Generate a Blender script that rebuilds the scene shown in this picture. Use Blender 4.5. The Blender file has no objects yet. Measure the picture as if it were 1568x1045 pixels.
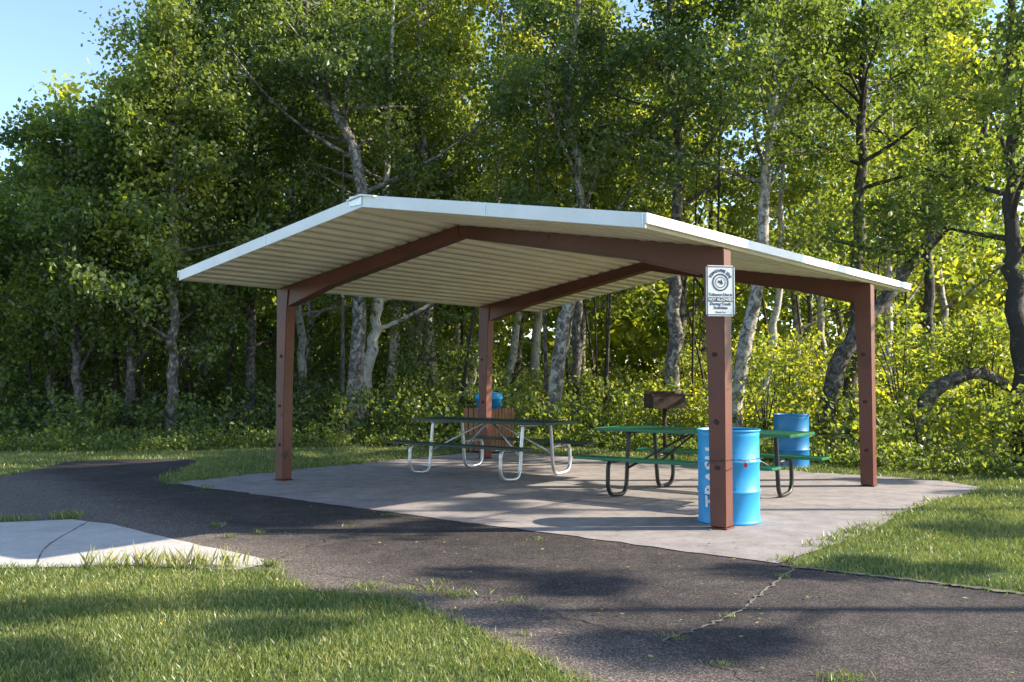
import bpy, bmesh, math, random
import numpy as np
from mathutils import Vector, Matrix
rng=np.random.default_rng(7); random.seed(7)
scene=bpy.context.scene
col=scene.collection
R=math.radians

# ------------------------------------------------------------ helpers
def link(o,parent=None):
    col.objects.link(o)
    if parent: o.parent=parent
    return o
def empty(name,loc=(0,0,0),rz=0):
    e=bpy.data.objects.new(name,None); e.location=loc; e.rotation_euler=(0,0,rz); e.empty_display_size=.2
    return link(e)
def np_mesh(name,V,F,mats,mi=None,tint=None,smooth=None):
    V=np.asarray(V,np.float32);F=np.asarray(F,np.int32)
    k=F.shape[1]
    me=bpy.data.meshes.new(name)
    me.vertices.add(len(V)); me.vertices.foreach_set('co',V.ravel())
    me.loops.add(F.size); me.polygons.add(len(F))
    me.polygons.foreach_set('loop_start',np.arange(0,F.size,k,dtype=np.int32))
    me.loops.foreach_set('vertex_index',F.ravel())
    if mi is not None: me.polygons.foreach_set('material_index',np.asarray(mi,np.int32))
    if smooth is not None: me.polygons.foreach_set('use_smooth',np.asarray(smooth,bool))
    me.update(calc_edges=True)
    for m in mats: me.materials.append(m)
    if tint is not None:
        a=me.attributes.new('tint','FLOAT','POINT'); a.data.foreach_set('value',np.asarray(tint,np.float32))
    return me
def bm_obj(name,bm,mat,parent=None,smooth=False):
    me=bpy.data.meshes.new(name); bm.normal_update(); bm.to_mesh(me); bm.free()
    mats=mat if isinstance(mat,(list,tuple)) else [mat]
    for m in mats: me.materials.append(m)
    if smooth:
        for p in me.polygons: p.use_smooth=True
    return link(bpy.data.objects.new(name,me),parent)
def add_box(bm,c,s,rot=None,mi=0):
    M=Matrix.Translation(c)
    if rot is not None: M=M@rot
    r=bmesh.ops.create_cube(bm,size=1,matrix=M@Matrix.Diagonal((*s,1)))
    for v in r['verts']:
        for f in v.link_faces: f.material_index=mi
    return r['verts']
def box(name,c,s,mat,parent=None,bev=.004,rot=None):
    bm=bmesh.new(); add_box(bm,c,s,rot)
    if bev: bmesh.ops.bevel(bm,geom=bm.edges[:],offset=bev,segments=1,affect='EDGES')
    return bm_obj(name,bm,mat,parent)
def tube_arr(P,r,sides=8):
    P=np.asarray(P,float); n=len(P); r=np.broadcast_to(np.asarray(r,float),(n,))
    T=np.gradient(P,axis=0); T/=np.linalg.norm(T,axis=1)[:,None]+1e-9
    up=np.array([0.,0,1]) if abs(T[0,2])<.8 else np.array([1.,0,0])
    V=[]
    a0=np.cross(T[0],up); a0/=np.linalg.norm(a0)
    ang=np.arange(sides)*2*np.pi/sides
    for i in range(n):
        a=a0-T[i]*np.dot(a0,T[i]); a/=np.linalg.norm(a)+1e-9; a0=a
        b=np.cross(T[i],a)
        V.append(P[i]+r[i]*(np.cos(ang)[:,None]*a+np.sin(ang)[:,None]*b))
    V=np.concatenate(V)
    i=np.arange(n-1)[:,None]*sides; j=np.arange(sides)[None,:]; j2=(j+1)%sides
    F=np.stack([i+j,i+j2,i+sides+j2,i+sides+j],-1).reshape(-1,4)
    return V,F
def smooth_path(P,n):
    P=np.asarray(P,float); m=len(P)
    if m<3:
        t=np.linspace(0,1,n)[:,None]; return P[0]*(1-t)+P[-1]*t
    Q=np.vstack([2*P[0]-P[1],P,2*P[-1]-P[-2]])
    out=[]
    for s in np.linspace(0,m-1-1e-6,n):
        i=int(s);t=s-i;p0,p1,p2,p3=Q[i:i+4]
        out.append(.5*((2*p1)+(-p0+p2)*t+(2*p0-5*p1+4*p2-p3)*t*t+(-p0+3*p1-3*p2+p3)*t**3))
    return np.array(out)
def tube_obj(name,P,r,mat,parent=None,sides=12,n=None):
    if n: P=smooth_path(P,n)
    V,F=tube_arr(P,r,sides)
    me=np_mesh(name,V,F,[mat],smooth=np.ones(len(F)))
    bm=bmesh.new(); bm.from_mesh(me); bmesh.ops.holes_fill(bm,edges=[e for e in bm.edges if e.is_boundary],sides=0)
    bm.to_mesh(me); bm.free()
    return link(bpy.data.objects.new(name,me),parent)

# ------------------------------------------------------------ materials
def new_mat(name):
    m=bpy.data.materials.new(name); m.use_nodes=True
    nt=m.node_tree; b=nt.nodes['Principled BSDF']
    return m,nt,b
def N(nt,t,**kw):
    n=nt.nodes.new(t)
    for k,v in kw.items():
        if k.startswith('i_'): n.inputs[k[2:].replace('_',' ')].default_value=v
        else: setattr(n,k,v)
    return n
def ramp(nt,stops,fac):
    r=nt.nodes.new('ShaderNodeValToRGB'); cr=r.color_ramp
    while len(cr.elements)<len(stops): cr.elements.new(.5)
    for e,(p,c) in zip(cr.elements,stops): e.position=p; e.color=(*c,1) if len(c)==3 else c
    nt.links.new(fac,r.inputs[0]); return r.outputs[0]
def noise(nt,scale,detail=4,rough=.6,coord='Object',vec=None,dist=0):
    n=N(nt,'ShaderNodeTexNoise'); n.inputs['Scale'].default_value=scale; n.inputs['Detail'].default_value=detail
    n.inputs['Roughness'].default_value=rough; n.inputs['Distortion'].default_value=dist
    if vec is None:
        tc=N(nt,'ShaderNodeTexCoord'); vec=tc.outputs[coord]
    nt.links.new(vec,n.inputs['Vector']); return n.outputs['Fac']
def mixc(nt,fac,a,b,mode='MIX'):
    m=nt.nodes.new('ShaderNodeMix'); m.data_type='RGBA'; m.blend_type=mode
    for s,v in ((0,fac),(6,a),(7,b)):
        if isinstance(v,(int,float)): m.inputs[s].default_value=v
        elif isinstance(v,tuple): m.inputs[s].default_value=(*v,1)
        else: nt.links.new(v,m.inputs[s])
    return m.outputs[2]
def bump(nt,b,h,strength=.3,dist=.01):
    n=nt.nodes.new('ShaderNodeBump'); n.inputs['Strength'].default_value=strength; n.inputs['Distance'].default_value=dist
    nt.links.new(h,n.inputs['Height']); nt.links.new(n.outputs[0],b.inputs['Normal'])
def simple(name,c,rough=.5,metal=0,var=.15,scale=6,bmp=0,dark=None):
    m,nt,b=new_mat(name)
    nz=noise(nt,scale,5,.65)
    c2=dark or tuple(x*(1-var*2) for x in c)
    cc=ramp(nt,[(.3,c2),(.6,c)],nz)
    nt.links.new(cc,b.inputs['Base Color']); b.inputs['Roughness'].default_value=rough; b.inputs['Metallic'].default_value=metal
    if bmp: bump(nt,b,noise(nt,scale*12,3),bmp,.003)
    return m

def leaf_mat(name,stops,trans,tf=.45):
    m,nt,b=new_mat(name); nt.nodes.remove(b)
    at=N(nt,'ShaderNodeAttribute',attribute_name='tint')
    cc=ramp(nt,stops,at.outputs['Fac'])
    df=N(nt,'ShaderNodeBsdfDiffuse'); nt.links.new(cc,df.inputs['Color'])
    gl=N(nt,'ShaderNodeBsdfGlossy'); gl.inputs['Roughness'].default_value=.42; gl.inputs['Color'].default_value=(.95,.95,.95,1)
    mg=N(nt,'ShaderNodeMixShader'); mg.inputs[0].default_value=.06
    nt.links.new(df.outputs[0],mg.inputs[1]); nt.links.new(gl.outputs[0],mg.inputs[2])
    tr=N(nt,'ShaderNodeBsdfTranslucent')
    tc=mixc(nt,1.0,cc,trans,'MULTIPLY')
    nt.links.new(tc,tr.inputs['Color'])
    mx=N(nt,'ShaderNodeMixShader'); mx.inputs[0].default_value=tf
    nt.links.new(mg.outputs[0],mx.inputs[1]); nt.links.new(tr.outputs[0],mx.inputs[2])
    out=nt.nodes['Material Output']; nt.links.new(mx.outputs[0],out.inputs['Surface'])
    return m
LEAF=leaf_mat('leaf',[(0,(.042,.076,.026)),(.4,(.100,.147,.044)),(.7,(.19,.235,.050)),(1,(.36,.37,.06))],(2.2,2.1,.8),.5)
GRASS=leaf_mat('grass_blade',[(0,(.07,.12,.032)),(.45,(.150,.205,.055)),(.8,(.28,.30,.095)),(1,(.44,.38,.20))],(1.6,1.55,.75),.3)

m,nt,b=new_mat('bark'); BARK=m
at=N(nt,'ShaderNodeAttribute',attribute_name='tint')
tc=N(nt,'ShaderNodeTexCoord'); mp=N(nt,'ShaderNodeMapping'); mp.inputs['Scale'].default_value=(3,3,2.4)
nt.links.new(tc.outputs['Object'],mp.inputs['Vector'])
nz=noise(nt,2.6,6,.75,vec=mp.outputs[0],dist=.8)
ad=N(nt,'ShaderNodeMath',operation='ADD'); nt.links.new(nz,ad.inputs[0]); nt.links.new(at.outputs['Fac'],ad.inputs[1])
cc=ramp(nt,[(.72,(.035,.030,.026)),(.86,(.15,.13,.11)),(1.0,(.50,.47,.41))],ad.outputs[0])
nt.links.new(cc,b.inputs['Base Color']); b.inputs['Roughness'].default_value=.9
bump(nt,b,noise(nt,14,5,.7),.8,.03)

m,nt,b=new_mat('ground_soil_grass'); GROUND=m
n1=noise(nt,1.3,6,.7); n2=noise(nt,30,5,.7)
ca=ramp(nt,[(.3,(.07,.11,.03)),(.55,(.12,.165,.045)),(.75,(.22,.21,.10))],n1)
cb=ramp(nt,[(.3,(.4,.4,.4)),(.7,(1.15,1.15,1.1))],n2)
nt.links.new(mixc(nt,1.,ca,cb,'MULTIPLY'),b.inputs['Base Color']); b.inputs['Roughness'].default_value=.95
bump(nt,b,n2,.8,.03)

m,nt,b=new_mat('forest_floor'); FLOOR=m
n1=noise(nt,2,6,.7); n2=noise(nt,25,5,.7)
ca=ramp(nt,[(.35,(.05,.07,.02)),(.6,(.10,.09,.045))],n1)
cb=ramp(nt,[(.3,(.4,.4,.4)),(.7,(1.2,1.2,1.1))],n2)
nt.links.new(mixc(nt,1.,ca,cb,'MULTIPLY'),b.inputs['Base Color']); b.inputs['Roughness'].default_value=.95
bump(nt,b,n2,.9,.05)

m,nt,b=new_mat('asphalt'); ASPHALT=m
tc=N(nt,'ShaderNodeTexCoord')
n1=noise(nt,.7,6,.65); n2=noise(nt,95,3,.8); n3=noise(nt,5,6,.75)
base=ramp(nt,[(.35,(.034,.031,.032)),(.7,(.070,.061,.059))],n1)
sp=ramp(nt,[(.34,(.35,.35,.35)),(.52,(.9,.9,.9)),(.66,(3.8,3.6,3.4))],n2)
c1=mixc(nt,1.,base,sp,'MULTIPLY')
c1=mixc(nt,1.,c1,ramp(nt,[(.35,(.68,.68,.68)),(.65,(1.25,1.2,1.15))],n3),'MULTIPLY')
sx=N(nt,'ShaderNodeSeparateXYZ'); nt.links.new(tc.outputs['Object'],sx.inputs[0])
mm=N(nt,'ShaderNodeMath',operation='MULTIPLY'); mm.inputs[1].default_value=.72; nt.links.new(sx.outputs['X'],mm.inputs[0])
m2=N(nt,'ShaderNodeMath',operation='ADD'); nt.links.new(mm.outputs[0],m2.inputs[0])
m3=N(nt,'ShaderNodeMath',operation='MULTIPLY'); m3.inputs[1].default_value=.62; nt.links.new(sx.outputs['Y'],m3.inputs[0]); nt.links.new(m3.outputs[0],m2.inputs[1])
nw=noise(nt,2.2,5,.7); m4=N(nt,'ShaderNodeMath',operation='ADD'); nt.links.new(nw,m4.inputs[0]); nt.links.new(m2.outputs[0],m4.inputs[1])
mr=N(nt,'ShaderNodeMapRange'); mr.inputs['From Min'].default_value=3.45; mr.inputs['From Max'].default_value=4.2; mr.inputs['To Min'].default_value=1; mr.inputs['To Max'].default_value=0
nt.links.new(m4.outputs[0],mr.inputs['Value'])
grv=mixc(nt,1.,(.14,.118,.104),sp,'MULTIPLY')
mf=N(nt,'ShaderNodeMath',operation='MULTIPLY'); mf.inputs[1].default_value=.8; nt.links.new(mr.outputs[0],mf.inputs[0])
c1=mixc(nt,mf.outputs[0],c1,grv)
mp=N(nt,'ShaderNodeVectorMath',operation='ADD'); nv=N(nt,'ShaderNodeTexNoise'); nv.inputs['Scale'].default_value=3.5
nt.links.new(tc.outputs['Object'],nv.inputs['Vector'])
sc=N(nt,'ShaderNodeVectorMath',operation='SCALE'); sc.inputs['Scale'].default_value=.35
nt.links.new(nv.outputs['Color'],sc.inputs[0]); nt.links.new(tc.outputs['Object'],mp.inputs[0]); nt.links.new(sc.outputs[0],mp.inputs[1])
vc=N(nt,'ShaderNodeTexVoronoi',feature='DISTANCE_TO_EDGE'); vc.inputs['Scale'].default_value=.38; nt.links.new(mp.outputs[0],vc.inputs['Vector'])
ck=ramp(nt,[(0,(1,1,1)),(.004,(0,0,0))],vc.outputs['Distance'])
gate=ramp(nt,[(.52,(0,0,0)),(.60,(.8,.8,.8))],noise(nt,.9,3,.5))
ck=mixc(nt,1.,ck,gate,'MULTIPLY')
c1=mixc(nt,ck,c1,(.012,.011,.011))
nt.links.new(c1,b.inputs['Base Color']); b.inputs['Roughness'].default_value=.9; b.inputs['Specular IOR Level'].default_value=.25
bump(nt,b,n2,.8,.008)

def concrete(name,ca,cb,stain=.7):
    m,nt,b=new_mat(name)
    n1=noise(nt,.9,7,.7); n2=noise(nt,60,4,.7); n3=noise(nt,4,6,.75)
    c=ramp(nt,[(.3,cb),(.65,ca)],n1)
    c=mixc(nt,1.,c,ramp(nt,[(.35,(.85,.85,.85)),(.65,(1.06,1.06,1.06))],n2),'MULTIPLY')
    c=mixc(nt,1.,c,ramp(nt,[(.35,(stain,stain*.97,stain*.93)),(.6,(1,1,1))],n3),'MULTIPLY')
    nt.links.new(c,b.inputs['Base Color']); b.inputs['Roughness'].default_value=.85
    bump(nt,b,n2,.3,.004); return m
PAD=concrete('concrete_pad',(.36,.325,.32),(.26,.237,.232))
SLAB=concrete('concrete_slab',(.54,.51,.48),(.44,.42,.39),.85)
SEAM=simple('seam_grit',(.20,.18,.14),.95,scale=20,dark=(.07,.065,.055))
JOINT=simple('joint_dark',(.07,.065,.06),.95,scale=20)

m,nt,b=new_mat('brown_painted_steel'); BROWN=m
n1=noise(nt,2.2,5,.6); n2=noise(nt,7,3,.5,dist=.5)
c=ramp(nt,[(.3,(.09,.026,.017)),(.65,(.145,.042,.025))],n1)
c=mixc(nt,ramp(nt,[(.68,(0,0,0)),(.71,(1,1,1))],n2),c,(.04,.018,.016))
nt.links.new(c,b.inputs['Base Color']); b.inputs['Roughness'].default_value=.5
bump(nt,b,noise(nt,40,3),.15,.003)
m,nt,b=new_mat('cream_roof_panel'); CREAM=m
n1=noise(nt,1.7,6,.7)
nt.links.new(ramp(nt,[(.3,(.76,.67,.47)),(.6,(.88,.80,.60))],n1),b.inputs['Base Color']); b.inputs['Roughness'].default_value=.45
WHITE=simple('white_trim',(.82,.83,.84),.4,var=.06,scale=3)
GALV=simple('galvanized_steel',(.62,.64,.66),.35,.7,.1,12)
BLACK=simple('black_steel',(.02,.02,.02),.45,.0,.2,10)
GREEN=simple('green_plastic_coated_steel',(.02,.17,.08),.4,0,.15,5)
DGREEN=simple('dark_green_coated_steel',(.012,.045,.03),.4,0,.15,5)
BLUE=simple('blue_barrel',(.025,.33,.66),.42,0,.0,2.5,dark=(.02,.26,.56))
DBLUE=simple('dark_blue_barrel',(.015,.19,.45),.42,0,.1,3)
RUST=simple('rusty_grill',(.06,.034,.025),.9,.0,.3,9)
WOOD=simple('weathered_wood',(.30,.14,.07),.8,0,.2,7,.3)
SIGNW=simple('sign_white',(.80,.81,.80),.4,0,.03,3)
NAVY=simple('sign_navy',(.02,.04,.12),.5,0,.05,3)
PAINT=simple('white_letter_paint',(.82,.84,.85),.6,0,.04,8)
RED=simple('red_tag',(.5,.02,.03),.5)
YEL=simple('dandelion_yellow',(.75,.5,.02),.7)
INNER=simple('dark_inside',(.01,.02,.03),.8)
CLIP=simple('clip_dark',(.05,.02,.015),.8)

# ------------------------------------------------------------ ground
def poly_sheet(name,pts,z,mat,step=.12,amp=.025,rough_edges=True):
    P=[]
    n=len(pts)
    for i in range(n):
        a=np.array(pts[i],float); bb=np.array(pts[(i+1)%n],float); d=np.linalg.norm(bb-a)
        k=max(1,min(120,int(d/step)))
        for j in range(k):
            q=a+(bb-a)*j/k
            if rough_edges and j>0: q=q+rng.normal(0,amp,2)
            P.append((q[0],q[1],z))
    bm=bmesh.new(); vs=[bm.verts.new(p) for p in P]; f=bm.faces.new(vs)
    bm.normal_update()
    if f.normal.z<0: f.normal_flip()
    bmesh.ops.triangulate(bm,faces=bm.faces[:])
    return bm_obj(name,bm,mat)
bm=bmesh.new(); bmesh.ops.create_grid(bm,x_segments=40,y_segments=40,size=400); bm_obj('ground',bm,GROUND)
asph=[(-14,9.4),(-5.2,9.2),(-4.0,8.6),(-3.0,7.4),(-1.9,6.75),(-1.28,6.05),(-.75,5.87),(-.31,5.26),(.05,4.7),(.34,4.26),(1.0,3.1),(2.0,0),(3,-4),
 (16,-4),(8.2,2.05),(3.21,5.9),(2.69,6.29),(2.34,6.54),(2.0,6.76),(2.2,7.2),(-3.0,12.2),(-4.29,12.2),(-4.64,12.3),(-4.79,12.89),(-4.85,13.8),(-4.94,14.81),(-5.2,15.4),(-5.6,15.62),(-6.53,15.5),(-7.17,15.04),(-6.98,13.78),(-6.95,12.75),(-14,13.6)]
poly_sheet('asphalt_path',asph,.004,ASPHALT)
A=np.array([1.89,8.46]); w=np.array([-math.cos(.67),math.sin(.67)]); l=np.array([math.sin(.67),math.cos(.67)])
def G(a,b): q=A+w*a+l*b; return (float(q[0]),float(q[1]))
W_,L_=6.25,4.12
pad=[G(-1.02,-1.2),G(W_+.95,-1.1),G(W_+1.0,1.0),G(W_+1.0,L_+1.25),G(0,L_+1.25),G(-.6,L_+1.2),G(-1.12,L_+.75),G(-1.15,L_+.2),G(-1.0,L_-1.4),G(-.98,2.0),G(-1.1,.8)]
poly_sheet('concrete_pad',pad,.010,PAD,.15,.012)
slab=[(-14,6.9),(-3.66,6.72),(-2.76,6.81),(-1.95,6.66),(-1.80,6.85),(-1.86,7.05),(-3.0,8.05),(-3.7,8.7),(-4.21,8.99),(-4.77,8.8),(-14,8.9)]
poly_sheet('concrete_slab',slab,.009,SLAB,.2,.008)
floor=[(-120,18.4),(-12,16.9),(-8.75,16.6),(-6.5,16.7),(-4.2,17.6),(-2.2,17.9),(1.35,17.6),(4.0,14.9),(5.84,12.9),(7.2,12.0),(10,10.5),(16,7.5),(40,3),(120,0),(120,120),(-120,120)]
poly_sheet('forest_floor',floor,.004,FLOOR,.5,.15)
def strip(name,pts,wd,z,mat,n=60,amp=.02):
    P=smooth_path([(x,y,0) for x,y in pts],n); T=np.gradient(P,axis=0); T/=np.linalg.norm(T,axis=1)[:,None]
    S=np.stack([-T[:,1],T[:,0],0*T[:,0]],1); P=P+S*rng.normal(0,amp,n)[:,None]
    ww=(wd*rng.uniform(.3,1.5,n))[:,None]
    V=np.vstack([P-S*ww,P+S*ww]); V[:,2]=z
    i=np.arange(n-1); F=np.stack([i,i+1,i+1+n,i+n],1)
    me=np_mesh(name,V,F,[mat]); return link(bpy.data.objects.new(name,me))
strip('pavement_seam',[(2.03,6.74),(1.55,5.9),(1.26,5.40),(.76,4.87)],.009,.012,SEAM,60,.010)
strip('pavement_seam',[(1.95,6.82),(2.69,6.33),(3.4,5.8),(5,4.6),(8,2.25)],.03,.013,SEAM,90,.01)
strip('pavement_crack',[(-1.8,6.7),(-.6,6.2),(.1,5.6),(.76,4.87),(1.1,4.2),(1.4,3.2)],.005,.0125,JOINT,90)
strip('pavement_crack',[(-1.8,6.9),(-1.3,8.9),(-1.0,9.35)],.005,.012,JOINT,60)
for a,bq in (((2.1,-1.1),(2.1,5.3)),((5.0,-1.1),(5.0,5.3)),((-1,2.0),(7.1,2.0))):
    strip('pad_joint',[G(*a),G((a[0]+bq[0])/2,(a[1]+bq[1])/2),G(*bq)],.005,.014,JOINT,40,.001)
strip('slab_joint',[(-3.4,6.72),(-3.75,7.6),(-4.0,8.9)],.005,.013,JOINT,30,.001)

# ------------------------------------------------------------ grass
def in_poly(x,y,P):
    P=np.asarray(P); inside=np.zeros(len(x),bool); j=len(P)-1
    for i in range(len(P)):
        xi,yi=P[i];xj,yj=P[j]
        c=((yi>y)!=(yj>y))&(x<(xj-xi)*(y-yi)/(yj-yi+1e-12)+xi); inside^=c; j=i
    return inside
def vnoise(x,y,s,seed):
    r=np.random.default_rng(seed); t=0
    for k in range(6):
        a=r.uniform(0,6.28);f=s*r.uniform(.6,1.8);ph=r.uniform(0,6.28)
        t=t+np.sin((x*np.cos(a)+y*np.sin(a))*f+ph)
    return t/6
GV=[];GF=[];GT=[];off=0
def blades(x,y,hgt,wid,tint,lean=.5):
    global off
    n=len(x); a=rng.uniform(0,6.28,n); la=rng.uniform(0,6.28,n); lm=hgt*rng.uniform(.1,lean,n)*1.4
    dx,dy=np.cos(a)*wid/2,np.sin(a)*wid/2
    z0=np.zeros(n)
    mx,my=np.cos(la)*lm*.35,np.sin(la)*lm*.35
    V=np.stack([np.stack([x-dx,y-dy,z0],1),np.stack([x+dx,y+dy,z0],1),
                np.stack([x+mx+dx*.7,y+my+dy*.7,hgt*.55],1),np.stack([x+np.cos(la)*lm,y+np.sin(la)*lm,hgt],1)],1)
    GV.append(V.reshape(-1,3)); GF.append(np.arange(n*4).reshape(-1,4)+off); off+=n*4
    GT.append(np.repeat(tint,4))
def lawn(polys,excl,bbox,dens,h0,wid,seed):
    x0,x1,y0,y1=bbox; n=int((x1-x0)*(y1-y0)*dens)
    x=rng.uniform(x0,x1,n); y=rng.uniform(y0,y1,n)
    jx=x+rng.normal(0,.045,n); jy=y+rng.normal(0,.045,n)
    k=np.zeros(n,bool)
    for P in polys: k|=in_poly(jx,jy,P)
    for P in excl: k&=~in_poly(jx,jy,P)
    k&=(np.abs(x)<.62*y+1.0)
    x=x[k];y=y[k];n=len(x)
    c=vnoise(x,y,4,seed)+.6*vnoise(x,y,14,seed+1)
    keep=rng.random(n)<np.clip(.85+.5*c,.35,1); x=x[keep];y=y[keep];c=c[keep];n=len(x)
    h=h0*rng.uniform(.4,1.25,n)*(1+.35*vnoise(x,y,6,seed+3))
    t=np.clip(.45+.25*vnoise(x,y,2.5,seed+5)+.18*vnoise(x,y,9,seed+6)+rng.normal(0,.14,n),0,1)
    t=np.where(rng.random(n)<.08,rng.uniform(.85,1,n),t)
    blades(x,y,h,wid,t)
near=[(-12,0),(-12,6.75),(-3.66,6.74),(-2.76,6.83),(-1.83,6.70),(-1.28,6.07),(-.75,5.89),(-.31,5.28),(.05,4.72),(.34,4.28),(1.0,3.12),(1.5,0)]
lawn([near],[],(-5.2,1.4,3.4,7.0),9500,.038,.0045,3)
rg=[(2.0,6.76),(2.34,6.58),(2.69,6.33),(3.21,5.95),(8.2,2.1),(16,-3),(18,8),(16,9),(9,12.5),(6,13.6),(4.0,15.5),(1.4,18),(-4.2,18),(-8,17.2),(-12,17.2),(-12,13.4),(-6.95,12.7),(-6.98,13.78),(-7.17,15.04),(-6.53,15.5),(-5.6,15.62),(-5.2,15.4),(-4.94,14.8),(-4.79,12.89),(-4.64,12.25),(-4.29,12.1),(-2.5,14.7),(0,12),(3,9)]
lawn([rg],[pad],(2.0,9.5,5.0,10.5),3600,.042,.007,11)
lawn([rg],[pad],(-11,9.5,10.5,18),1500,.055,.012,21)
lawn([[(-12,8.95),(-4.9,8.85),(-4.5,9.0),(-5.2,9.25),(-12,9.45)]],[],(-7,-4,8.7,9.6),2500,.06,.008,31)
def tuft(cx,cy,r,n,h,wd=.005):
    x=rng.normal(cx,r,n);y=rng.normal(cy,r*.6,n)
    blades(x,y,h*rng.uniform(.4,1.2,n),np.full(n,wd),np.clip(rng.normal(.5,.18,n),0,1),.8)
for (x,y,r,n,h) in [(-.62,6.02,.12,150,.04),(-.35,5.9,.08,120,.04),(-.95,6.1,.07,90,.05),(.0,5.75,.04,50,.03),(1.0,4.5,.03,40,.03),(.85,4.95,.04,50,.03),(1.85,6.45,.03,40,.03),
    (1.25,5.38,.03,30,.03),(.05,5.0,.03,40,.03),(.2,7.9,.05,60,.03),(-1.2,9.3,.05,50,.03),(-1.5,8.6,.03,30,.03),(1.5,4.3,.07,110,.04),(-4.3,9.1,.1,160,.08),(-1.75,6.8,.05,70,.06),(-1.7,6.5,.08,120,.06),(-.5,6.3,.05,60,.03),(-2.2,8.2,.04,60,.04),(-2.7,8.6,.04,60,.05),(-2.4,8.0,.03,40,.05)]:
    tuft(x,y,r,n,h)
for i in range(130):
    t=rng.uniform(0,1); n=3
    x=np.full(n,-3.0+t*1.1+rng.normal(0,.08)); y=np.full(n,6.74+rng.normal(0,.05)); hh=rng.uniform(.08,.19)
    blades(x+rng.normal(0,.02,n),y,np.full(n,hh)*rng.uniform(.5,1,n),np.full(n,.003),np.full(n,.75),.5)
    if i%3==0: blades(x[:1],y[:1],np.array([hh*1.15]),np.array([.008]),np.array([.95]),.3)
for i in range(70):
    e=rng.choice(4); t=rng.uniform(0,1)
    a,b2=[((-1.02,-1.2),(-1.0,3.2)),((W_+.95,-1.1),(W_+1,5.2)),((W_+1,5.37),(0,5.37)),((W_+.95,-1.1),(4.5,-1.15))][e]
    q=G(a[0]+(b2[0]-a[0])*t,a[1]+(b2[1]-a[1])*t)
    if e==3 and rng.random()<.7: continue
    tuft(q[0],q[1],.07,50,.06,.008)
me=np_mesh('lawn_grass',np.concatenate(GV),np.concatenate(GF),[GRASS],tint=np.concatenate(GT))
link(bpy.data.objects.new('lawn_grass',me))
n=520; lx_=rng.uniform(-4.5,6.5,n); ly_=rng.uniform(4,14,n); s_=rng.uniform(.02,.04,n); a_=rng.uniform(0,6.28,n)
P0=np.stack([lx_,ly_,np.full(n,.020)],1); ax=np.stack([np.cos(a_),np.sin(a_),rng.uniform(-.15,.15,n)],1); bx_=np.stack([-np.sin(a_),np.cos(a_),rng.uniform(-.15,.15,n)],1)
V=np.stack([P0-ax*s_[:,None]*.5,P0+bx_*s_[:,None]*.35,P0+ax*s_[:,None]*.5,P0-bx_*s_[:,None]*.35],1).reshape(-1,3)
link(bpy.data.objects.new('fallen_leaves',np_mesh('fallen_leaves',V,np.arange(n*4).reshape(-1,4),[GRASS],tint=np.repeat(rng.uniform(.6,1,n),4))))
bm=bmesh.new()
for (x,y) in [(-.33,5.45),(-2.4,6.3),(-1.9,5.1),(-2.9,5.6),(-1.55,6.2)]:
    bmesh.ops.create_icosphere(bm,subdivisions=1,radius=.008,matrix=Matrix.Translation((x,y,.04)))
bm_obj('dandelion_flowers',bm,YEL)

# ------------------------------------------------------------ trees
def unit(v): return v/(np.linalg.norm(v,axis=-1,keepdims=True)+1e-9)
def leaves(C,Rr,n,Ls,tc,rg_,flat=.65,spread=.55,solid=False):
    m=len(C); idx=np.repeat(np.arange(m),n); k=len(idx)
    d=rg_.normal(0,1,(k,3))
    if solid: d=unit(d)*(rg_.uniform(0,1,k)**(1/3))[:,None]*1.8
    d[:,2]*=flat
    P=C[idx]+d*(Rr[idx]*spread)[:,None]
    nr=unit(rg_.normal(0,1,(k,3))+np.array([.15,0,.55]))
    a=unit(np.cross(nr,rg_.normal(0,1,(k,3)))); a[:,2]-=.25; a=unit(a)
    bb=unit(np.cross(nr,a)); s=rg_.uniform(.65,1.3,k)[:,None]*Ls
    V=np.stack([P-a*s*.5,P+bb*s*.33+a*s*.05+nr*s*.06,P+a*s*.5,P-bb*s*.33+a*s*.05+nr*s*.06],1).reshape(-1,3)
    F=np.arange(k*4).reshape(-1,4)
    t=np.clip(tc[idx]+rg_.normal(0,.11,k),0,1)
    return V,F,np.repeat(t,4)
class Acc:
    def __init__(s): s.V=[];s.F=[];s.M=[];s.T=[];s.o=0
    def add(s,V,F,m,T):
        s.V.append(V);s.F.append(F+s.o);s.o+=len(V);s.M.append(np.full(len(F),m));s.T.append(np.broadcast_to(T,(len(V),)))
    def obj(s,name):
        M=np.concatenate(s.M)
        me=np_mesh(name,np.concatenate(s.V),np.concatenate(s.F),[BARK,LEAF],mi=M,tint=np.concatenate(s.T),smooth=(M==0))
        return link(bpy.data.objects.new(name,me))
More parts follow.
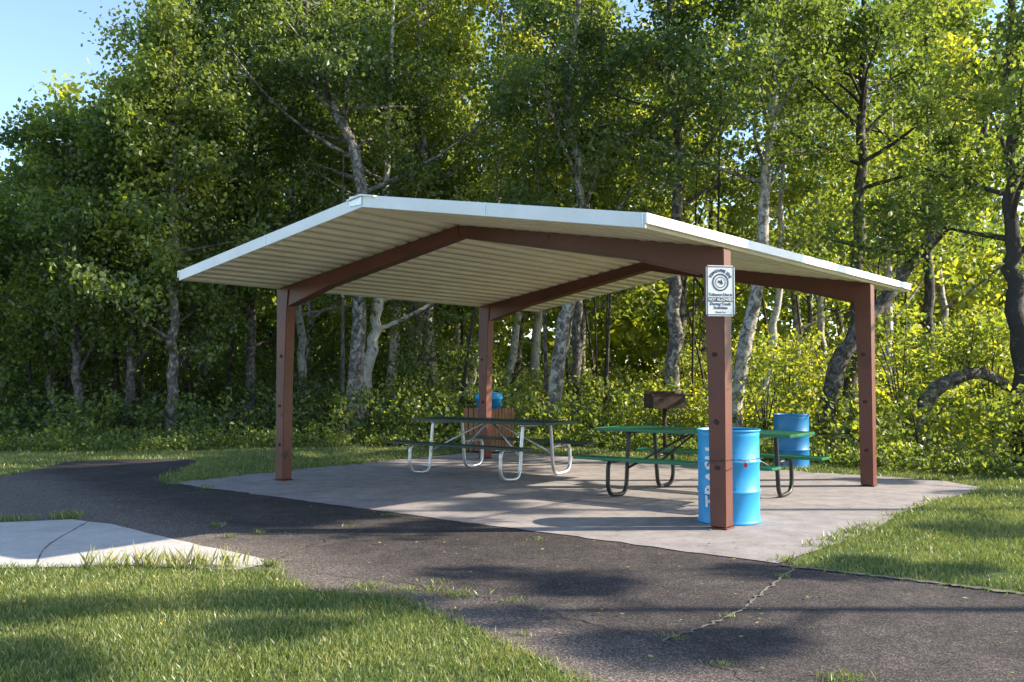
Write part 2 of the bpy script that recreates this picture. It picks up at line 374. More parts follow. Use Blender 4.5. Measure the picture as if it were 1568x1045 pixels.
def grow(acc,path,r0,lo=.35,limbs=22,limb_len=2.6,nl=60,ls=.10,tint=.4,bark=.3,seed=0,crad=.42,sub=5,sides=9,tops=True,droop=0.,solid=False):
    rg_=np.random.default_rng(seed)
    P=smooth_path(path,26); P[1:-1]+=rg_.normal(0,.03,(24,3))*[1,1,0]
    H=np.linspace(0,1,26); rad=r0*(1-.88*H**1.1)+.012; rad[0]*=1.35; rad[1]*=1.1
    V,F=tube_arr(P,rad,sides); acc.add(V,F,0,bark*(np.ones(len(V))))
    C=[];CR=[];CT=[]
    for i in range(limbs):
        t=lo+(1-lo)*((i+rg_.uniform(0,1))/limbs)**.9; f=t*25; j=min(24,int(f)); s=P[j]+(P[j+1]-P[j])*(f-j)
        az=i*2.4+rg_.normal(0,.5); el=R(rg_.uniform(5,60))
        ln=limb_len*rg_.uniform(.55,1.2)*(1.05-.55*max(0,(t-lo)/(1-lo)))
        d=np.array([math.cos(az)*math.cos(el),math.sin(az)*math.cos(el),math.sin(el)])
        n=7; u=np.linspace(0,1,n)[:,None]
        side=np.cross(d,[0,0,1]); L=s+d*ln*u+np.array([0,0,1])*ln*(.18-droop)*u**2*rg_.uniform(-.6,1.2)+side*ln*.18*np.sin(u*3)*rg_.uniform(-1,1)
        rr=max(.012,rad[j]*.45)*(1-.85*u[:,0])+.004
        V,F=tube_arr(L,rr,5); acc.add(V,F,0,bark-.05)
        tt=tint+rg_.normal(0,.13)
        for k in range(sub):
            q=rg_.uniform(.3,1); f2=q*(n-1); jj=min(n-2,int(f2)); s2=L[jj]+(L[jj+1]-L[jj])*(f2-jj)
            d2=unit(d+rg_.normal(0,.75,3)+[0,0,-.15]); l2=ln*rg_.uniform(.2,.42)
            u2=np.linspace(0,1,4)[:,None]; S=s2+d2*l2*u2+np.array([0,0,-1])*l2*.15*u2**2
            V,F=tube_arr(S,.011*(1-.7*u2[:,0]),3); acc.add(V,F,0,bark-.1)
            for q2 in (.55,1.0):
                C.append(s2+d2*l2*q2); CR.append(crad*rg_.uniform(.6,1.25)); CT.append(tt+rg_.normal(0,.07))
        C.append(L[-1]); CR.append(crad); CT.append(tt)
    if tops:
        for q in rg_.uniform(.8,1,5): C.append(P[int(q*25)]+rg_.normal(0,.2,3));CR.append(crad);CT.append(tint)
    V,F,T=leaves(np.array(C),np.array(CR),nl,ls,np.array(CT),rg_,solid=solid); acc.add(V,F,1,T)

def tree(name,path,r0,**kw):
    Y=kw.pop('Y'); p=[(x,Y,z-.05 if z==0 else z) for x,z in path]
    acc=Acc(); grow(acc,p,r0,**kw); return acc.obj(name)
TR=[
 ('poplar_tree',20.5,[(-3.5,0),(-3.39,3.2),(-3.39,5.9),(-4.0,7.5),(-4.5,8.8),(-4.7,11)],.17,dict(lo=.34,limbs=28,tint=.30,bark=.36,limb_len=3.0)),
 ('birch_tree',22,[(-3.6,0),(-3.37,1.6),(-3.14,3.16),(-3.0,5.6),(-2.8,11)],.17,dict(lo=.38,limbs=24,tint=.40,bark=.50)),
 ('birch_tree',26,[(-8.5,0),(-8.7,2.76),(-9.0,5.5),(-9.5,9),(-9.7,12)],.19,dict(lo=.3,limbs=26,tint=.42,bark=.45)),
 ('birch_tree',24,[(-5.3,0),(-5.5,3.2),(-5.7,6),(-5.6,12)],.12,dict(lo=.3,limbs=26,tint=.36,bark=.50)),
 ('poplar_tree',24,[(-2.1,0),(-2.17,3),(-2.25,6),(-2.4,9.4),(-2.5,12.5)],.17,dict(lo=.36,limbs=26,tint=.62,bark=.40)),
 ('birch_tree',20,[(.83,0),(1.04,2.16),(1.34,3.3),(1.46,5.95),(1.2,7.2),(1.6,10.5)],.16,dict(lo=.36,limbs=26,tint=.30,bark=.40,limb_len=2.8)),
 ('poplar_tree',22,[(1.5,0),(1.55,3),(1.7,6.4),(1.9,12)],.12,dict(lo=.4,limbs=22,tint=.42,bark=.3)),
 ('birch_tree',23,[(-1.3,0),(-.74,2.45),(-.4,5),(-.2,11)],.11,dict(lo=.4,limbs=22,tint=.64,bark=.42)),
 ('poplar_tree',20,[(3.5,0),(3.47,3.4),(3.6,6),(3.45,8),(3.4,11.5)],.16,dict(lo=.38,limbs=26,tint=.27,bark=.34,limb_len=2.8)),
 ('birch_tree',18,[(4.23,0),(4.42,1.58),(4.74,3.1),(4.93,5.1),(5.05,6.5),(5.2,8.6),(5.3,11)],.15,dict(lo=.45,limbs=18,tint=.35,bark=.42,limb_len=2.3)),
 ('birch_tree',21,[(5.5,0),(5.94,2.64),(6.1,5),(6.2,10)],.10,dict(lo=.45,limbs=13,tint=.5,bark=.50,limb_len=2.0)),
 ('poplar_tree',17,[(5.55,0),(5.96,1.57),(6.5,2.4),(7.15,3.2),(7.8,4.1),(8.6,5.6),(9,8)],.17,dict(lo=.5,limbs=14,tint=.4,bark=.28,limb_len=2.0)),
 ('poplar_tree',15,[(8.25,0),(8.15,2.2),(8.05,3.75),(8.1,6),(8.2,10)],.17,dict(lo=.42,limbs=20,tint=.45,bark=.16,limb_len=2.2)),
 ('poplar_tree',19,[(6.86,0),(7.06,3.7),(7.2,6.4),(7.26,8.6),(7.3,12)],.14,dict(lo=.36,limbs=24,tint=.30,bark=.26,limb_len=2.4)),
 ('poplar_tree',22,[(9.8,0),(9.87,5.9),(9.9,12)],.14,dict(lo=.36,limbs=20,tint=.5,bark=.25)),
]
for i,(nm,Y,pth,r0,kw) in enumerate(TR):
    kw=dict(kw); kw.setdefault('nl',46); kw.setdefault('ls',.11); tree(nm,pth,r0,Y=Y,seed=100+i,**kw)
acc=Acc(); P=smooth_path([(6.88,16.5,0),(7.35,16.5,1.0),(7.87,16.5,1.35),(8.38,16.6,1.42),(8.96,16.7,1.15),(9.7,16.8,.8)],24)
V,F=tube_arr(P,np.linspace(.15,.07,24),10); acc.add(V,F,0,.3)
for s in range(9):
    j=8+s; d=unit(np.array([rng.normal(0,.5),rng.normal(0,.5),1.])); Q=P[j]+d*np.linspace(0,1.0,6)[:,None]
    V,F=tube_arr(Q,np.linspace(.016,.004,6),5); acc.add(V,F,0,.3)
    V,F,T=leaves(Q[[2,4,5]],np.array([.3,.4,.4]),50,.10,np.array([.65,.7,.6]),rng); acc.add(V,F,1,T)
acc.obj('leaning_tree')
LT=[(-12.5,20.5,5.0),(-10.6,21.5,6.2),(-9.2,19.8,6.6),(-7.6,21,10),(-6.3,22.5,12),(-14.5,23,5.6),(-12.2,25,7.0),(-7.0,19.2,8.5),(-16.5,26,6.2),(-10.5,29,11),(-8.4,20.4,7.5)]
for i,(x,y,h) in enumerate(LT):
    lx=rng.normal(0,.4)
    acc=Acc(); grow(acc,[(x,y,-.05),(x+lx*.3,y,h*.35),(x+lx,y,h*.7),(x+lx*1.3,y,h)],.07+.004*h,lo=.16,limbs=int(h*2.9)+5,limb_len=2.0,tint=.50 if i%2 else .40,bark=.32,seed=300+i,nl=46,ls=.11)
    acc.obj('poplar_tree')
# trees standing to the right of the view; their open crowns dapple lawn, path and pad
ST=[(9.8,12.6,11.0,3.8,90,8,.32,3,.7,.50),(12.6,3.6,9.0,2.6,130,9,.30,2,.45,.30),(13.8,5.9,10.,2.6,130,10,.30,2,.45,.30),(15.5,10.0,11.,2.6,130,7,.30,2,.45,.42)]
for i,(x,y,h,ll,nl,nb,cr_,sb,tn,lo_) in enumerate(ST):
    acc=Acc(); grow(acc,[(x,y,-.05),(x+.1,y,h*.4),(x-.2,y+.2,h)],.13,lo=lo_,limbs=nb,limb_len=ll,tint=tn,bark=.15,seed=400+i,nl=nl,ls=.125,crad=cr_,sub=sb,solid=True)
    acc.obj('ash_tree')
acc=Acc(); rf=np.random.default_rng(5)
for i in range(28):
    y=rf.uniform(24,33); x=rf.uniform(-.62,.54)*y
    px=784+1429*x/y
    hmax=14.5 if px>230 else (np.interp(px,[-150,0,100,230],[4.4,5.6,6.8,10.5])*y/25)
    h=min(rf.uniform(11.5,15),hmax); lx=rf.normal(0,.8)
    if .20<x/y<.37 and i%2: continue
    grow(acc,[(x,y,-.05),(x+lx*.4,y,h*.4),(x+lx,y,h)],rf.uniform(.10,.16),lo=.3,limbs=19,limb_len=2.8,tint=rf.uniform(.45,.8),bark=rf.uniform(.2,.5),seed=500+i,nl=28,ls=.18,crad=.55,sub=4,sides=6)
acc.obj('forest_trees')
acc=Acc()
for i in range(38):
    y=rf.uniform(36,58); x=rf.uniform(-.66,.66)*y
    px=784+1429*x/y
    hmax=18 if px>230 else (np.interp(px,[-150,0,100,230],[4.2,5.4,6.6,11])*y/25)
    h=min(rf.uniform(13,19),hmax)
    if .20<x/y<.37: h=min(h,9)
    grow(acc,[(x,y,-.05),(x+.2,y,h*.4),(x,y,h)],.16,lo=.1,limbs=22,limb_len=3.6,tint=rf.uniform(.6,.9),bark=.3,seed=600+i,nl=20,ls=.36,crad=1.0,sub=4,sides=5)
acc.obj('distant_forest')
acc=Acc()
for i in range(34):
    y=rf.uniform(19,27); x=rf.uniform(-.6,.6)*y
    h=rf.uniform(4,8); lx=rf.normal(0,.4)
    if x<-8.5: h=min(h,4.5)
    V,F=tube_arr(smooth_path([(x,y,0),(x+lx*.3,y,h*.4),(x+lx,y,h)],14),np.linspace(rf.uniform(.035,.07),.012,14),6); acc.add(V,F,0,rf.uniform(.05,.35))
acc.obj('sapling_trunks')
acc=Acc(); C=[];CR=[];CT=[]
def shrub(x,y,h,rr,tint,dens=1.):
    n=int(15*h*rr*dens)+6
    for k in range(n):
        a=rf.uniform(0,6.28); q=math.sqrt(rf.uniform(0,1))*rr; z=rf.uniform(.12,1)*h*(1-.4*(q/rr)**2)
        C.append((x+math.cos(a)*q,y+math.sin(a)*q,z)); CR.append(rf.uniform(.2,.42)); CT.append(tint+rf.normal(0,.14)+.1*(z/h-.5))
    for k in range(5):
        a=rf.uniform(0,6.28); q=rr*.8
        V,F=tube_arr(smooth_path([(x,y,0),(x+math.cos(a)*q*.3,y+math.sin(a)*q*.3,h*.5),(x+math.cos(a)*q,y+math.sin(a)*q,h*.95)],5),[.02,.016,.012,.008,.004],4); acc.add(V,F,0,.2)
def edge_y(x): return np.interp(x,[-14,-8.75,-6.5,-4.2,-2.2,1.35,4,5.84,7.2,10,16],[17.6,17.0,17.1,18,18.3,18,15.3,13.3,12.5,11,8])
for i in range(130):
    y=rf.uniform(18,34); x=rf.uniform(-.62,.62)*y
    y=max(y,edge_y(x)+1.2)
    h=rf.uniform(1.2,3.4) if y>21 else rf.uniform(.7,1.6)
    px=784+1429*x/y; t=np.interp(px,[0,450,800,1100,1500],[.34,.38,.52,.72,.82])  # tint rises to the right: sunlit back glow put into the leaf colour
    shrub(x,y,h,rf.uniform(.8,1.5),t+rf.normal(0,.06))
for x,y,h in [(6.6,15.2,1.1),(7.8,14.3,1.3),(8.6,13.6,1.5),(9.3,13.2,1.8),(6,16.2,1.2),(7.3,17.5,2.8),(9,17.5,3.2),(10,16,3),(5,18.5,2.2),(-12,18.8,1.6),(-10.8,18.6,1.2),(-9,18.4,1.0),(-6,18.8,1.0)]:
    shrub(x,y,h,1.1,.36 if x<0 else .62,1.2)  # right-hand shrubs tinted brighter, same painted glow
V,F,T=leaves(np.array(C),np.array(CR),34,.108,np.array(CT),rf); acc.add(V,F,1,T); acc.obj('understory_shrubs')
acc=Acc();C=[];CR=[];CT=[]
for i in range(2200):
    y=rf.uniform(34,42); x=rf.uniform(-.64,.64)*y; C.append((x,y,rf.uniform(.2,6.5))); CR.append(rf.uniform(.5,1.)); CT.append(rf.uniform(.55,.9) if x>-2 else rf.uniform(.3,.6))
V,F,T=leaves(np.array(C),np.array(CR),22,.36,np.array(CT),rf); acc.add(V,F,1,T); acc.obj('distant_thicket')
C=[];CR=[];CT=[];acc=Acc()
for i in range(1300):
    x=rf.uniform(-12,11); y=edge_y(x)+abs(rf.normal(0,.8))-.25
    C.append((x,y,rf.uniform(.03,.35)*min(1,.4+abs(y-edge_y(x))))); CR.append(rf.uniform(.12,.28)); CT.append(rf.uniform(.35,.7))
V,F,T=leaves(np.array(C),np.array(CR),26,.07,np.array(CT),rf); V[:,2]=np.maximum(V[:,2],.005); acc.add(V,F,1,T); acc.obj('forest_edge_weeds')

# ------------------------------------------------------------ shelter
sh=empty('picnic_shelter',(A[0],A[1],.010),0)
sh.rotation_euler=(0,0,math.atan2(-w[1],-w[0]))
zE,zR=2.62,3.15; EF=1.48; EB=1.5; S=.10; half=W_/2+S
slope=(zR-zE)/half
def roofz(xl): return zR-abs(xl+W_/2)*slope
def loft(bm,rings):
    vr=[[bm.verts.new(p) for p in r] for r in rings]
    for a,b_ in zip(vr[:-1],vr[1:]):
        n=len(a)
        for i in range(n): bm.faces.new((a[i],a[(i+1)%n],b_[(i+1)%n],b_[i]))
    bm.faces.new(vr[0][::-1]); bm.faces.new(vr[-1])
ply=.075
RT=.103
for y0,tag in ((0,'front'),(L_,'rear')):
    for sgn,xo in ((1,0.),( -1,-W_)):
        bm=bmesh.new(); zt=zE-.108
        def ring(z,dep): 
            o=xo+sgn*.075; i_=o-sgn*dep
            a,b_=min(o,i_),max(o,i_)
            return [(a,y0-ply,z),(b_,y0-ply,z),(b_,y0+ply,z),(a,y0+ply,z)]
        loft(bm,[ring(.02,.155),ring(1.2,.165),ring(zt-.32,.20),ring(zt,.235)])
        bmesh.ops.recalc_face_normals(bm,faces=bm.faces[:])
        bmesh.ops.bevel(bm,geom=[e for e in bm.edges],offset=.006,segments=2,affect='EDGES')
        bm_obj('column_'+tag,bm,BROWN,sh)
        box('base_plate',(xo,y0,.008),(.18,.18,.010),BROWN,sh)
        bm=bmesh.new()
        def rr(x,dep,hw=.06):
            zt2=roofz(x)-RT
            return [(x,y0-hw,zt2-dep),(x,y0+hw,zt2-dep),(x,y0+hw,zt2),(x,y0-hw,zt2)]
        xi=xo-sgn*.150
        loft(bm,[rr(xo+sgn*.07,.10),rr(xi,.26),rr(xo-sgn*.9,.175),rr(-W_/2+sgn*.003,.12)])
        bmesh.ops.recalc_face_normals(bm,faces=bm.faces[:])
        bm_obj('rafter_'+tag,bm,BROWN,sh)
        bm=bmesh.new()
        def r2(x,dep):
            z=roofz(x)-RT-dep
            return [(x,y0-.078,z-.014),(x,y0+.078,z-.014),(x,y0+.078,z-.001),(x,y0-.078,z-.001)]
        loft(bm,[r2(xi-sgn*.01,.258),r2(xo-sgn*.9,.175),r2(-W_/2+sgn*.004,.12)])
        bmesh.ops.recalc_face_normals(bm,faces=bm.faces[:])
        bm_obj('rafter_flange',bm,BROWN,sh)
        for zz in (1.58,.98,.5):
            box('rust_clip',(xo-sgn*.01+rng.normal(0,.01),y0-ply-.006,zz+rng.normal(0,.05)),(.045,.012,.035),CLIP,sh,bev=.005,rot=Matrix.Rotation(rng.uniform(-.9,.9),4,'Y'))
pitch_=.19
def prof_half(sgn):
    out=[];s=0.
    while s<half-.001:
        for ds,dz in ((0,0),(.050,0),(.056,-.085),(.174,-.085),(.180,0)):
            if s+ds<half: out.append((s+ds,dz))
        s+=pitch_
    out.append((half,0)); return out
ph=prof_half(1)
pts=[(-W_/2-a,zR-a*slope+dz-.012) for a,dz in ph[::-1]]+[(-W_/2+a,zR-a*slope+dz-.012) for a,dz in ph[1:]]
V=[];n=len(pts)
for y in (-EF,L_+EB): V+=[(x,y,z) for x,z in pts]
V2=V+[(x,y,z+.004) for x,y,z in V]
i=np.arange(n-1)
F=np.concatenate([np.stack([i,i+n,i+1+n,i+1],1),np.stack([i+2*n,i+2*n+1,i+3*n+1,i+3*n],1)])
link(bpy.data.objects.new('roof_deck',np_mesh('roof_deck',V2,F,[CREAM])),sh)
def slab_between(name,p0,p1,hh,th,axis,mat,drop=0.):
    bm=bmesh.new(); d=(th/2,0,0) if axis=='x' else (0,th/2,0)
    vs=[]
    for p in (p0,p1):
        for sx,sz in ((-1,0),(1,0),(1,-1),(-1,-1)):
            vs.append(bm.verts.new((p[0]+d[0]*sx,p[1]+d[1]*sx,p[2]+sz*hh-drop)))
    for q in ((0,1,2,3),(7,6,5,4),(0,4,5,1),(1,5,6,2),(2,6,7,3),(3,7,4,0)): bm.faces.new([vs[k] for k in q])
    bmesh.ops.recalc_face_normals(bm,faces=bm.faces[:])
    bmesh.ops.bevel(bm,geom=bm.edges[:],offset=min(.004,hh*.3),segments=1,affect='EDGES')
    return bm_obj(name,bm,mat,sh)
yf,yb=-EF-.012,L_+EB+.012
for y,tg in ((yf,'front'),(yb,'rear')):
    slab_between('rake_fascia_'+tg,(-W_/2-half,y,zE+.02),(-W_/2-.002,y,zR+.02),.122,.018,'y',WHITE)
    slab_between('rake_fascia_'+tg,(-W_/2+.002,y,zR+.02),(-W_/2+half,y,zE+.02),.122,.018,'y',WHITE)
for x,tg in ((-W_/2-half-.012,'left'),(-W_/2+half+.012,'right')):
    slab_between('eave_trim_'+tg,(x,yf-.02,zE+.018),(x,yb+.02,zE+.018),.085,.018,'x',WHITE)
bm=bmesh.new()
loft(bm,[[( -W_/2-.2,y,zR+.008-.2*slope),(-W_/2,y,zR+.008),(-W_/2+.2,y,zR+.008-.2*slope),(-W_/2+.2,y,zR+.022-.2*slope),(-W_/2,y,zR+.026),(-W_/2-.2,y,zR+.022-.2*slope)] for y in (-EF-.05,L_+EB+.05)])
bmesh.ops.recalc_face_normals(bm,faces=bm.faces[:]); bm_obj('ridge_cap',bm,WHITE,sh)
box('ridge_end_bracket',(-W_/2-.09,yf-.014,zR-.03),(.18,.008,.10),GALV,sh,.002)
for x in (-W_/2+half-.02,-W_/2+1.6,-W_/2-1.55):
    box('fascia_joint',(x,yf-.0115,roofz(x)-.03),(.010,.005,.10),GALV,sh,.001)

# ------------------------------------------------------------ sign on post
def text_mesh(name,s,size,mat,loc,parent,rot=(0,0,0),align='CENTER',bold=0.):
    cu=bpy.data.curves.new(name,'FONT'); cu.body=s; cu.size=size; cu.align_x=align; cu.align_y='CENTER'; cu.offset=bold; cu.extrude=.0006
    o=bpy.data.objects.new(name,cu); link(o); 
    me=bpy.data.meshes.new_from_object(o.evaluated_get(bpy.context.evaluated_depsgraph_get())); bpy.data.objects.remove(o)
    me.materials.clear(); me.materials.append(mat)
    ob=link(bpy.data.objects.new(name,me),parent); ob.location=loc; ob.rotation_euler=rot; return ob
sg=empty('tobacco_free_zone_sign',(1.862,8.315,2.14),R(12))
sw,shh=.275,.455
bm=bmesh.new(); add_box(bm,(0,0,0),(sw,.004,shh)); bmesh.ops.bevel(bm,geom=[e for e in bm.edges if abs((e.verts[0].co-e.verts[1].co).y)>.001],offset=.015,segments=4,affect='EDGES')
bm_obj('sign_panel',bm,SIGNW,sg)
def frame_ring(x0,x1,z0,z1,t,yy,mat,nm):
    bm=bmesh.new()
    add_box(bm,((x0+x1)/2,yy,z1-t/2),(x1-x0,.001,t)); add_box(bm,((x0+x1)/2,yy,z0+t/2),(x1-x0,.001,t))
    add_box(bm,(x0+t/2,yy,(z0+z1)/2),(t,.001,z1-z0-2*t)); add_box(bm,(x1-t/2,yy,(z0+z1)/2),(t,.001,z1-z0-2*t))
    bm_obj(nm,bm,mat,sg)
frame_ring(-.128,.128,-.218,.218,.006,-.0035,NAVY,'sign_border')
RX=(R(90),0,0)
hd='TOBACCO-FREE ZONE'
for i,ch in enumerate(hd):
    a=R(62-124*i/(len(hd)-1)); rr_=.105
    t=text_mesh('sign_letter',ch,.034,NAVY,(-math.sin(a)*rr_,-.0035,.075+math.cos(a)*rr_),sg,(R(90),-a,0),bold=.001)
def disc_ring(r0,r1,cz,nm,mat,yy):
    bm=bmesh.new(); n=40
    a=[bm.verts.new((math.cos(k*2*math.pi/n)*r0,yy,cz+math.sin(k*2*math.pi/n)*r0)) for k in range(n)]
    b_=[bm.verts.new((math.cos(k*2*math.pi/n)*r1,yy,cz+math.sin(k*2*math.pi/n)*r1)) for k in range(n)]
    for k in range(n): bm.faces.new((a[k],a[(k+1)%n],b_[(k+1)%n],b_[k]))
    bm_obj(nm,bm,mat,sg)
disc_ring(.066,.078,.075,'sign_emblem_outer',NAVY,-.0036)
disc_ring(.044,.050,.075,'sign_emblem_inner',NAVY,-.0036)
bm=bmesh.new(); add_box(bm,(0,-.0036,.075),(.05,.001,.016),Matrix.Rotation(.5,4,'Y')); add_box(bm,(.01,-.0052,.08),(.012,.001,.04),Matrix.Rotation(-.3,4,'Y')); bm_obj('sign_emblem_figure',bm,NAVY,sg)
text_mesh('sign_text','Tobacco Use is',.036,NAVY,(0,-.0035,-.035),sg,RX,bold=.0008)
bm=bmesh.new(); add_box(bm,(0,-.0034,-.078),(.235,.001,.038)); bm_obj('sign_band',bm,NAVY,sg)
text_mesh('sign_text','NOT ALLOWED',.032,SIGNW,(0,-.0048,-.079),sg,RX,bold=.0012)
text_mesh('sign_text','During Youth',.036,NAVY,(0,-.0035,-.118),sg,RX,bold=.0008)
text_mesh('sign_text','Activities',.036,NAVY,(0,-.0035,-.152),sg,RX,bold=.0008)
text_mesh('sign_text','Thank You',.022,NAVY,(0,-.0035,-.192),sg,RX)

# ------------------------------------------------------------ barrels
def lathe(name,prof,mat,parent,seg=56):
    V=[];n=len(prof)
    for k in range(seg):
        a=2*math.pi*k/seg
        V+=[(r*math.cos(a),r*math.sin(a),z) for r,z in prof]
    F=[]
    for k in range(seg):
        for j in range(n-1):
            F.append((k*n+j,((k+1)%seg)*n+j,((k+1)%seg)*n+j+1,k*n+j+1))
    me=np_mesh(name,V,F,[mat],smooth=np.ones(len(F)))
    return link(bpy.data.objects.new(name,me),parent)
def barrel(loc,r,h,mat,text=None,rz=0):
    e=empty('trash_barrel',loc,rz)
    def hoop(z): return [(r-.004,z-.022),(r+.003,z-.012),(r+.007,z),(r+.003,z+.012),(r-.004,z+.022)]
    pr=[(r*.93,0.0),(r+.004,.0),(r+.006,.012),(r+.001,.022),(r-.004,.035)]+[(r-.004,h*.15)]+hoop(h*.34)+[(r-.004,h*.5)]+hoop(h*.66)+[(r-.004,h*.85),(r-.005,h-.06),(r-.001,h-.045),(r-.005,h-.03),(r-.004,h-.018),(r+.007,h-.012),(r+.009,h-.003),(r+.004,h+.003),(r-.004,h),(r-.008,h-.02)]
    lathe('drum_shell',pr,mat,e)
    lathe('drum_inside',[(r-.009,h-.018),(r-.014,h-.3),(r-.02,.03),(0.001,.03)],INNER,e)
    if text:
        cu=bpy.data.curves.new('t','FONT'); cu.body=text; cu.size=.165; cu.align_x='CENTER'; cu.align_y='CENTER'; cu.offset=.007; cu.space_character=1.14
        o=bpy.data.objects.new('t',cu); link(o)
        me=bpy.data.meshes.new_from_object(o.evaluated_get(bpy.context.evaluated_depsgraph_get())); bpy.data.objects.remove(o)
        bm=bmesh.new(); bm.from_mesh(me); bmesh.ops.triangulate(bm,faces=bm.faces[:]); bmesh.ops.subdivide_edges(bm,edges=[q for q in bm.edges if q.calc_length()>.03],cuts=2)
        zc=h*.5
        for v in bm.verts:
            x,y=v.co.x,v.co.y; a=y/r; z=zc+x
            rad=r+.0095 if (abs(z-h*.34)<.035 or abs(z-h*.66)<.035) else r+.0015
            v.co=Vector((-math.sin(a)*rad,-math.cos(a)*rad,z))
        bm_obj('stencil_text',bm,PAINT,e).rotation_euler=(0,0,text_rot)
    return e
text_rot=R(-46)
tb=barrel((2.05,8.87,.012),.288,.865,BLUE,'TRASH')
loop=[(-.30,-.44,.60),(-.05,-.55,.62),(.02,-.50,.61),(.10,-.33,.60),(.29,-.10,.60)]
P=smooth_path(loop,26)
bm=bmesh.new()
for k in range(0,26):
    p=P[k]; d=P[min(25,k+1)]-P[max(0,k-1)]
    q=Vector(d).to_track_quat('X','Z').to_matrix().to_4x4()@Matrix.Rotation(R(90)*(k%2),4,'X')
    M=Matrix.Translation(p)@q@Matrix.Diagonal((1.4,.7,.7,1))
    n=10; ringv=[]
    for a in range(n):
        c=Vector((math.cos(a*2*math.pi/n)*.011,math.sin(a*2*math.pi/n)*.011,0)); rv=[]
        for b2 in range(5):
            t=b2*2*math.pi/5; rv.append(bm.verts.new(M@(c*(1+.25*math.cos(t))+Vector((0,0,.0028*math.sin(t))))))
        ringv.append(rv)
    for a in range(n):
        for b2 in range(5): bm.faces.new((ringv[a][b2],ringv[(a+1)%n][b2],ringv[(a+1)%n][(b2+1)%5],ringv[a][(b2+1)%5]))
bm_obj('chain',bm,BLACK,tb)
box('padlock',(.03,-.535,.575),(.03,.016,.04),RED,tb,.004)
barrel((4.22,14.15,.004),.262,.80,DBLUE)
wr=empty('wood_slat_trash_receptacle',(-.42,16.95,.004),R(-30))
sz=.33
for s_ in range(4):
    ang=s_*math.pi/2
    for k in range(6):
        p=Matrix.Rotation(ang,4,'Z')@Vector(((k-2.5)*.112,-sz,.42))
        box('slat',p,(.092,.022,.76),WOOD,wr,.003,rot=Matrix.Rotation(ang,4,'Z'))
    for zz in (.18,.66):
        p=Matrix.Rotation(ang,4,'Z')@Vector((0,-sz+.024,zz)); box('rail',p,(.6,.024,.06),WOOD,wr,.003,rot=Matrix.Rotation(ang,4,'Z'))
lathe('inner_drum',[(.22,.03),(.225,.3),(.225,.95),(.235,.955),(.235,.975),(.225,.98)],DBLUE,wr)
lathe('drum_lid',[(.245,.96),(.25,.975),(.25,1.03),(.24,1.05),(.15,1.075),(.001,1.085)],BLUE,wr)
box('lid_handle',(0,0,1.10),(.12,.02,.03),DBLUE,wr,.004)
gr=empty('park_charcoal_grill',(2.65,16.24,.004),R(15))
tube_obj('post',[(0,0,0),(0,0,.82)],.035,RUST,gr,12)
bm=bmesh.new()
for c,s in (((0,0,.825),(.60,.40,.008)),((-.298,0,.95),(.006,.40,.24)),((.298,0,.95),(.006,.40,.24)),((0,.198,.97),(.588,.006,.28)),((0,-.198,.93),(.588,.006,.20))): add_box(bm,c,s)
bm_obj('firebox',bm,RUST,gr)
bm=bmesh.new()
for k in range(14): bmesh.ops.create_cone(bm,cap_ends=True,segments=6,radius1=.006,radius2=.006,depth=.40,matrix=Matrix.Translation((-.26+k*.04,-.01,1.055))@Matrix.Rotation(R(90),4,'X'))
for y in(-.2,.18): bmesh.ops.create_cone(bm,cap_ends=True,segments=6,radius1=.009,radius2=.009,depth=.66,matrix=Matrix.Translation((0,y,1.045))@Matrix.Rotation(R(90),4,'Y'))
bm_obj('cooking_grate',bm,RUST,gr)
for x in(-.36,.36): tube_obj('handle',[(x*.85,-.2,1.045),(x,-.25,1.05),(x*1.05,-.33,1.05)],.012,RUST,gr,8,8)
def grid_top(name,cx,cy,z,lx,ly,mat,parent,rim=.035):
    bm=bmesh.new()
    for sy in(-1,1): add_box(bm,(cx,cy+sy*(ly/2-.0125),z-rim/2),(lx-.052,.025,rim))
    for sx in(-1,1): add_box(bm,(cx+sx*(lx/2-.0125),cy,z-rim/2),(.025,ly,rim))
    bmesh.ops.bevel(bm,geom=bm.edges[:],offset=.008,segments=2,affect='EDGES')
    inx,iny=lx-.05,ly-.05; st=.045; th=.009
    def bar(x0,y0,x1,y1):
        L=math.hypot(x1-x0,y1-y0)
        if L<.01: return
        add_box(bm,(cx+(x0+x1)/2,cy+(y0+y1)/2,z-.008),(L,th,.004),Matrix.Rotation(math.atan2(y1-y0,x1-x0),4,'Z'))
    m_=.55
    s=-inx/2-iny/m_
    while s<inx/2+iny/m_:
        for sgn in(1,-1):
            xa,ya=s,-iny/2*sgn; xb,yb=s+iny/m_,iny/2*sgn
            dx=xb-xa
            ta=(-inx/2-xa)/dx; tb_=(inx/2-xa)/dx
            t0=max(0,ta);t1=min(1,tb_)
            if t1>t0: bar(xa+dx*t0,ya+(yb-ya)*t0,xa+dx*t1,ya+(yb-ya)*t1)
        s+=st
    for q in(-.25,.25): add_box(bm,(cx+q*lx,cy,z-.022),(.03,iny,.012))
    return bm_obj(name,bm,mat,parent)
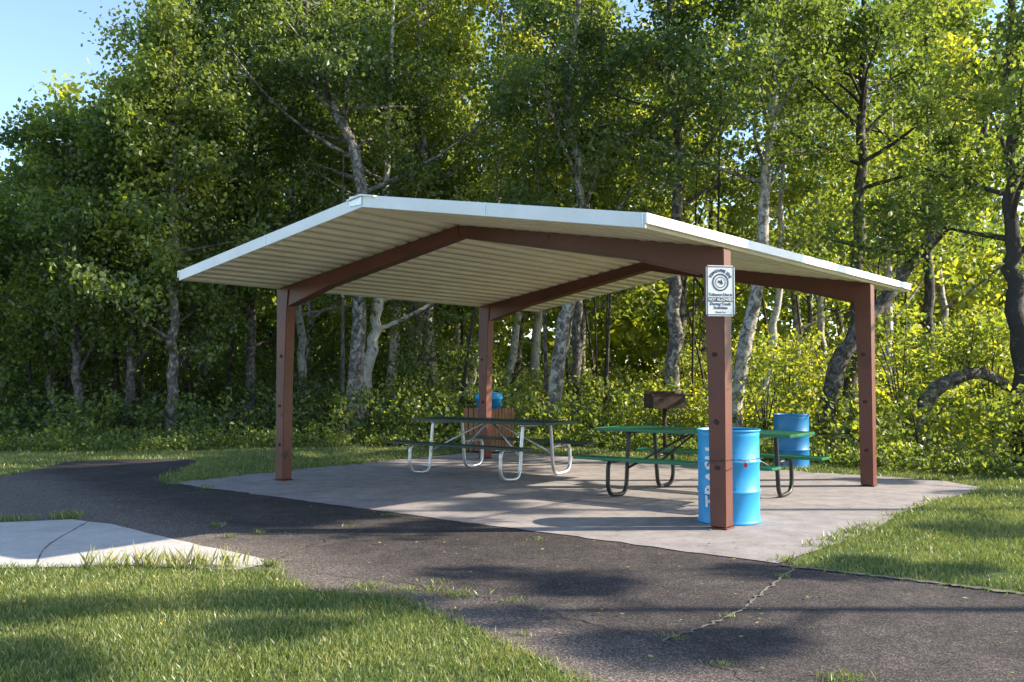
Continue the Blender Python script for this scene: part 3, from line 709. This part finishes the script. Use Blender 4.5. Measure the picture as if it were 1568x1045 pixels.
def picnic_table(loc,rz,lx,sp,mt,ml,braces=True):
    e=empty('picnic_table',loc,rz)
    grid_top('table_top',0,0,.76,lx,.76,mt,e)
    for s in(-1,1): grid_top('bench_seat',0,s*sp/2,.455,lx,.27,mt,e,.03)
    r=.024
    ex=lx/2-.42
    for sx in(-1,1):
        for s in(-1,1):
            P=[(sx*ex,s*.30,.722),(sx*ex,s*.33,.55),(sx*ex,s*.36,.22),(sx*ex,s*.385,.09),(sx*ex,s*.45,.028),(sx*ex,s*.60,.026),(sx*ex,s*.72,.05),(sx*ex,s*.775,.14),(sx*ex,s*.775,.28),(sx*ex,s*.77,.35),(sx*ex,s*(sp/2+.02),.40),(sx*ex,s*(sp/2-.02),.418)]
            tube_obj('leg_tube',P,r,ml,e,12,48)
            if braces: tube_obj('brace',[(sx*ex,s*.36,.30),(sx*.10,s*.06,.71)],.014,ml,e,8)
            box('seat_bracket',(sx*ex,s*sp/2,.420),(.05,.24,.010),ml,e,.002)
            tube_obj('seat_arm',[(sx*ex,s*(sp/2-.05),.405),(sx*ex,s*.36,.40)],.018,ml,e,8)
        tube_obj('cross_bar',[(sx*ex,-.35,.715),(sx*ex,.35,.715)],.02,ml,e,8)
    return e
rzT=math.atan2(-w[1],-w[0])
picnic_table((-.30,13.10,.011),rzT,2.46,1.45,DGREEN,GALV)
picnic_table((2.15,10.66,.011),rzT+.02,2.36,1.45,GREEN,BLACK)

# ------------------------------------------------------------ light, sky, camera
az=R(88); el=R(29)
Sv=Vector((math.sin(az)*math.cos(el),math.cos(az)*math.cos(el),math.sin(el)))
sun=bpy.data.lights.new('sun','SUN'); sun.energy=12.; sun.angle=R(.5); sun.color=(1,.89,.73)
so=link(bpy.data.objects.new('sun',sun)); so.rotation_euler=Sv.to_track_quat('Z','Y').to_euler()
wd=bpy.data.worlds.new('World'); scene.world=wd; wd.use_nodes=True
nt=wd.node_tree; bg=nt.nodes['Background']; sk=nt.nodes.new('ShaderNodeTexSky'); sk.sky_type='NISHITA'; sk.sun_disc=False
sk.sun_elevation=el; sk.sun_rotation=az; sk.air_density=1.; sk.dust_density=.5; sk.ozone_density=1.8
nt.links.new(sk.outputs[0],bg.inputs[0]); bg.inputs[1].default_value=.34
cam=bpy.data.cameras.new('camera'); cam.lens=32.81; cam.sensor_width=36; cam.clip_end=2000; cam.clip_start=.05
co=link(bpy.data.objects.new('camera',cam)); co.location=(0,0,1.378); co.rotation_euler=(R(90)+.0376,0,0)
scene.camera=co
scene.view_settings.view_transform='Standard'; scene.view_settings.look='None'; scene.view_settings.exposure=0
